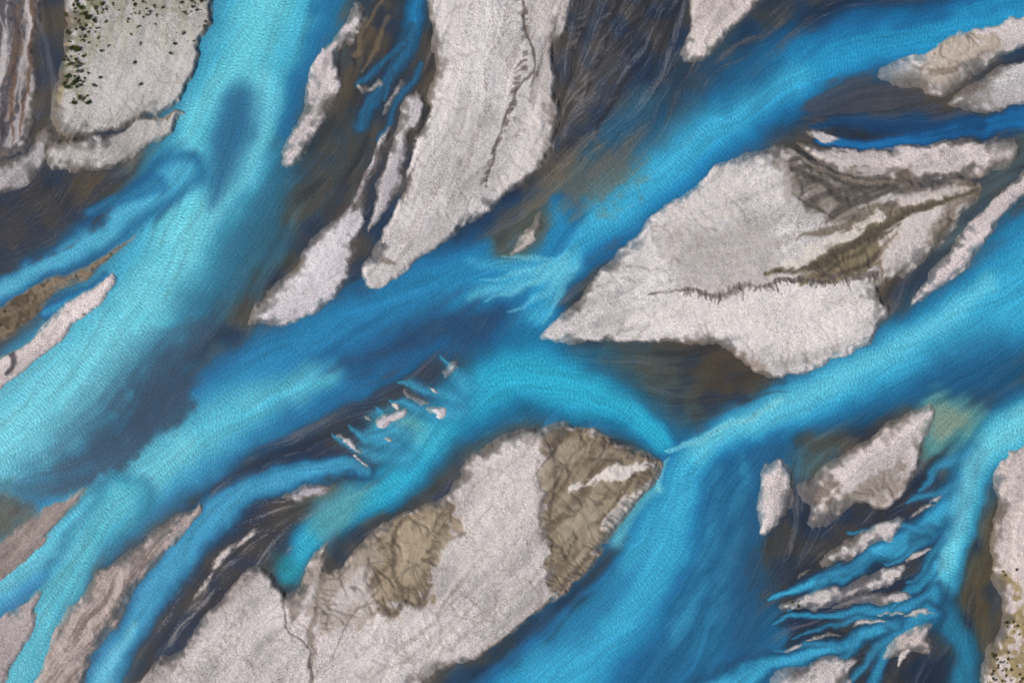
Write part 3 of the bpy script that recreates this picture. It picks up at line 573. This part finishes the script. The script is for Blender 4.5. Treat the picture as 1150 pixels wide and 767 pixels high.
for i,b in enumerate(BARS):
    cm=CM&(LAB[:-1,:-1]==i)
    if cm.sum()<4: continue
    o=make_mesh("gravel_bar",cm,HT,LAN,1.28,ALP);o["kind"]="structure";o["label"]=b['label'];o["category"]="gravel bar";o.data.materials.append(MG)
me=bpy.data.meshes.new("ground");R=2500
me.from_pydata([(-R,-R,-1.6),(R,-R,-1.6),(R,R,-1.6),(-R,R,-1.6)],[],[(0,1,2,3)])
g=bpy.data.objects.new("ground",me);bpy.context.collection.objects.link(g);g["kind"]="structure";g["label"]="wide braided gravel plain";g["category"]="ground"
def plain(nt,b):
    gg=nt.nodes.new("ShaderNodeNewGeometry");n=noise(nt,.012,6,.6,gg.outputs["Position"]);r=nt.nodes.new("ShaderNodeValToRGB")
    r.color_ramp.elements[0].position=.42;r.color_ramp.elements[0].color=(.03,.15,.28,1);r.color_ramp.elements[1].position=.56;r.color_ramp.elements[1].color=(.36,.33,.34,1)
    e=r.color_ramp.elements.new(.48);e.color=(.05,.05,.06,1)
    nt.links.new(n.outputs[0],r.inputs[0]);nt.links.new(r.outputs[0],b.inputs["Base Color"])
me.materials.append(mat("gravel_plain",.9,.2,plain))
# ---------------- shrubs ----------------
random.seed(5)
def shrub_mesh(seed,col):
    rr=random.Random(seed);V=[];F=[]
    blobs=[(rr.uniform(-.5,.5),rr.uniform(-.5,.5),rr.uniform(.25,.7),rr.uniform(.3,.55)) for _ in range(6)]
    for (bx,by,bz,br) in blobs:
        for _ in range(45):
            u=rr.uniform(-1,1);ph=rr.uniform(0,6.283);s=math.sqrt(1-u*u);rad=br*rr.uniform(.6,1.1)
            c=(bx+rad*s*math.cos(ph),by+rad*s*math.sin(ph),max(.03,bz+rad*u));k=len(V)
            for _ in range(4): V.append(tuple(c[i]+rr.uniform(-.13,.13) for i in range(3)))
            F+= [(k,k+1,k+2),(k,k+2,k+3)]
    me=bpy.data.meshes.new("shrub");me.from_pydata(V,[],F)
    def bd(nt,b):
        n=noise(nt,3,3);rp=nt.nodes.new("ShaderNodeValToRGB");rp.color_ramp.elements[0].color=(*[c*.5 for c in col],1);rp.color_ramp.elements[1].color=(*[c*1.6 for c in col],1)
        nt.links.new(n.outputs[0],rp.inputs[0]);nt.links.new(rp.outputs[0],b.inputs["Base Color"])
    me.materials.append(mat("foliage",.9,.1,bd));return me
GR=[shrub_mesh(i,c) for i,c in enumerate([(.05,.07,.02),(.08,.09,.025),(.13,.12,.03)])];YL=[shrub_mesh(9+i,c) for i,c in enumerate([(.18,.15,.03),(.10,.09,.03),(.05,.055,.02)])]
def shrub(x,y,s,meshes,lab,grp):
    j=int((x+M)/ST);i=int((y+M)/ST)
    if not(0<=i<H and 0<=j<W) or SD[i,j]<1.5: return
    o=bpy.data.objects.new("shrub",random.choice(meshes));bpy.context.collection.objects.link(o)
    o.location=((x-PW/2)*S,(PH/2-y)*S,float(HT[i,j])-.1);o.scale=(s,s*random.uniform(.8,1.2),s*.8);o.rotation_euler=(0,0,random.uniform(0,6.28))
    o["label"]=lab;o["category"]="shrub";o["group"]=grp
for _ in range(115): shrub(min(random.gauss(88,11),125),random.uniform(0,118),random.uniform(.45,1.6),GR,"dense green shrub on grey gravel","shrubs on the gravel bar")
for _ in range(85): shrub(random.uniform(96,232),min(abs(random.gauss(0,34)),110),random.uniform(.35,1.2),GR,"small yellow green shrub on grey gravel","shrubs on the gravel bar")
for _ in range(70): shrub(random.uniform(1104,1152),767-abs(random.gauss(0,48)),random.uniform(.35,1.2),YL,"yellow green shrub on pale gravel bank","shrubs on the gravel bank")
for _ in range(18): shrub(random.uniform(0,110),random.uniform(290,370),random.uniform(.4,1.0),GR,"low dark shrub on brown silt","shrubs on the silt strip")
for _ in range(14): shrub(random.gauss(890,10),random.gauss(679,4),random.uniform(.4,.9),YL,"low dark scrub on slim gravel sliver","scrub on the gravel slivers")
# ---------------- camera, light ----------------
cam=bpy.data.cameras.new("camera");co=bpy.data.objects.new("camera",cam);bpy.context.collection.objects.link(co)
cam.lens=50;cam.sensor_width=36;co.location=(0,0,PW*S*50/36);cam.clip_end=8000;cam.clip_start=1;bpy.context.scene.camera=co
el,az=math.radians(42),math.radians(200)
sun=bpy.data.lights.new("sun",'SUN');sun.energy=3.8;sun.angle=math.radians(.5);sun.color=(1,.96,.9)
so=bpy.data.objects.new("sun",sun);bpy.context.collection.objects.link(so);so.rotation_euler=(0,math.pi/2-el,az)
wd=bpy.data.worlds.new("World");bpy.context.scene.world=wd;wd.use_nodes=True;nt=wd.node_tree
sk=nt.nodes.new("ShaderNodeTexSky");sk.sky_type='NISHITA';sk.sun_disc=False;sk.sun_elevation=el;sk.sun_rotation=math.pi/2-az
nt.links.new(sk.outputs[0],nt.nodes["Background"].inputs[0]);nt.nodes["Background"].inputs[1].default_value=.08
sc=bpy.context.scene;sc.view_settings.view_transform='Standard';sc.view_settings.look='None';sc.view_settings.exposure=0
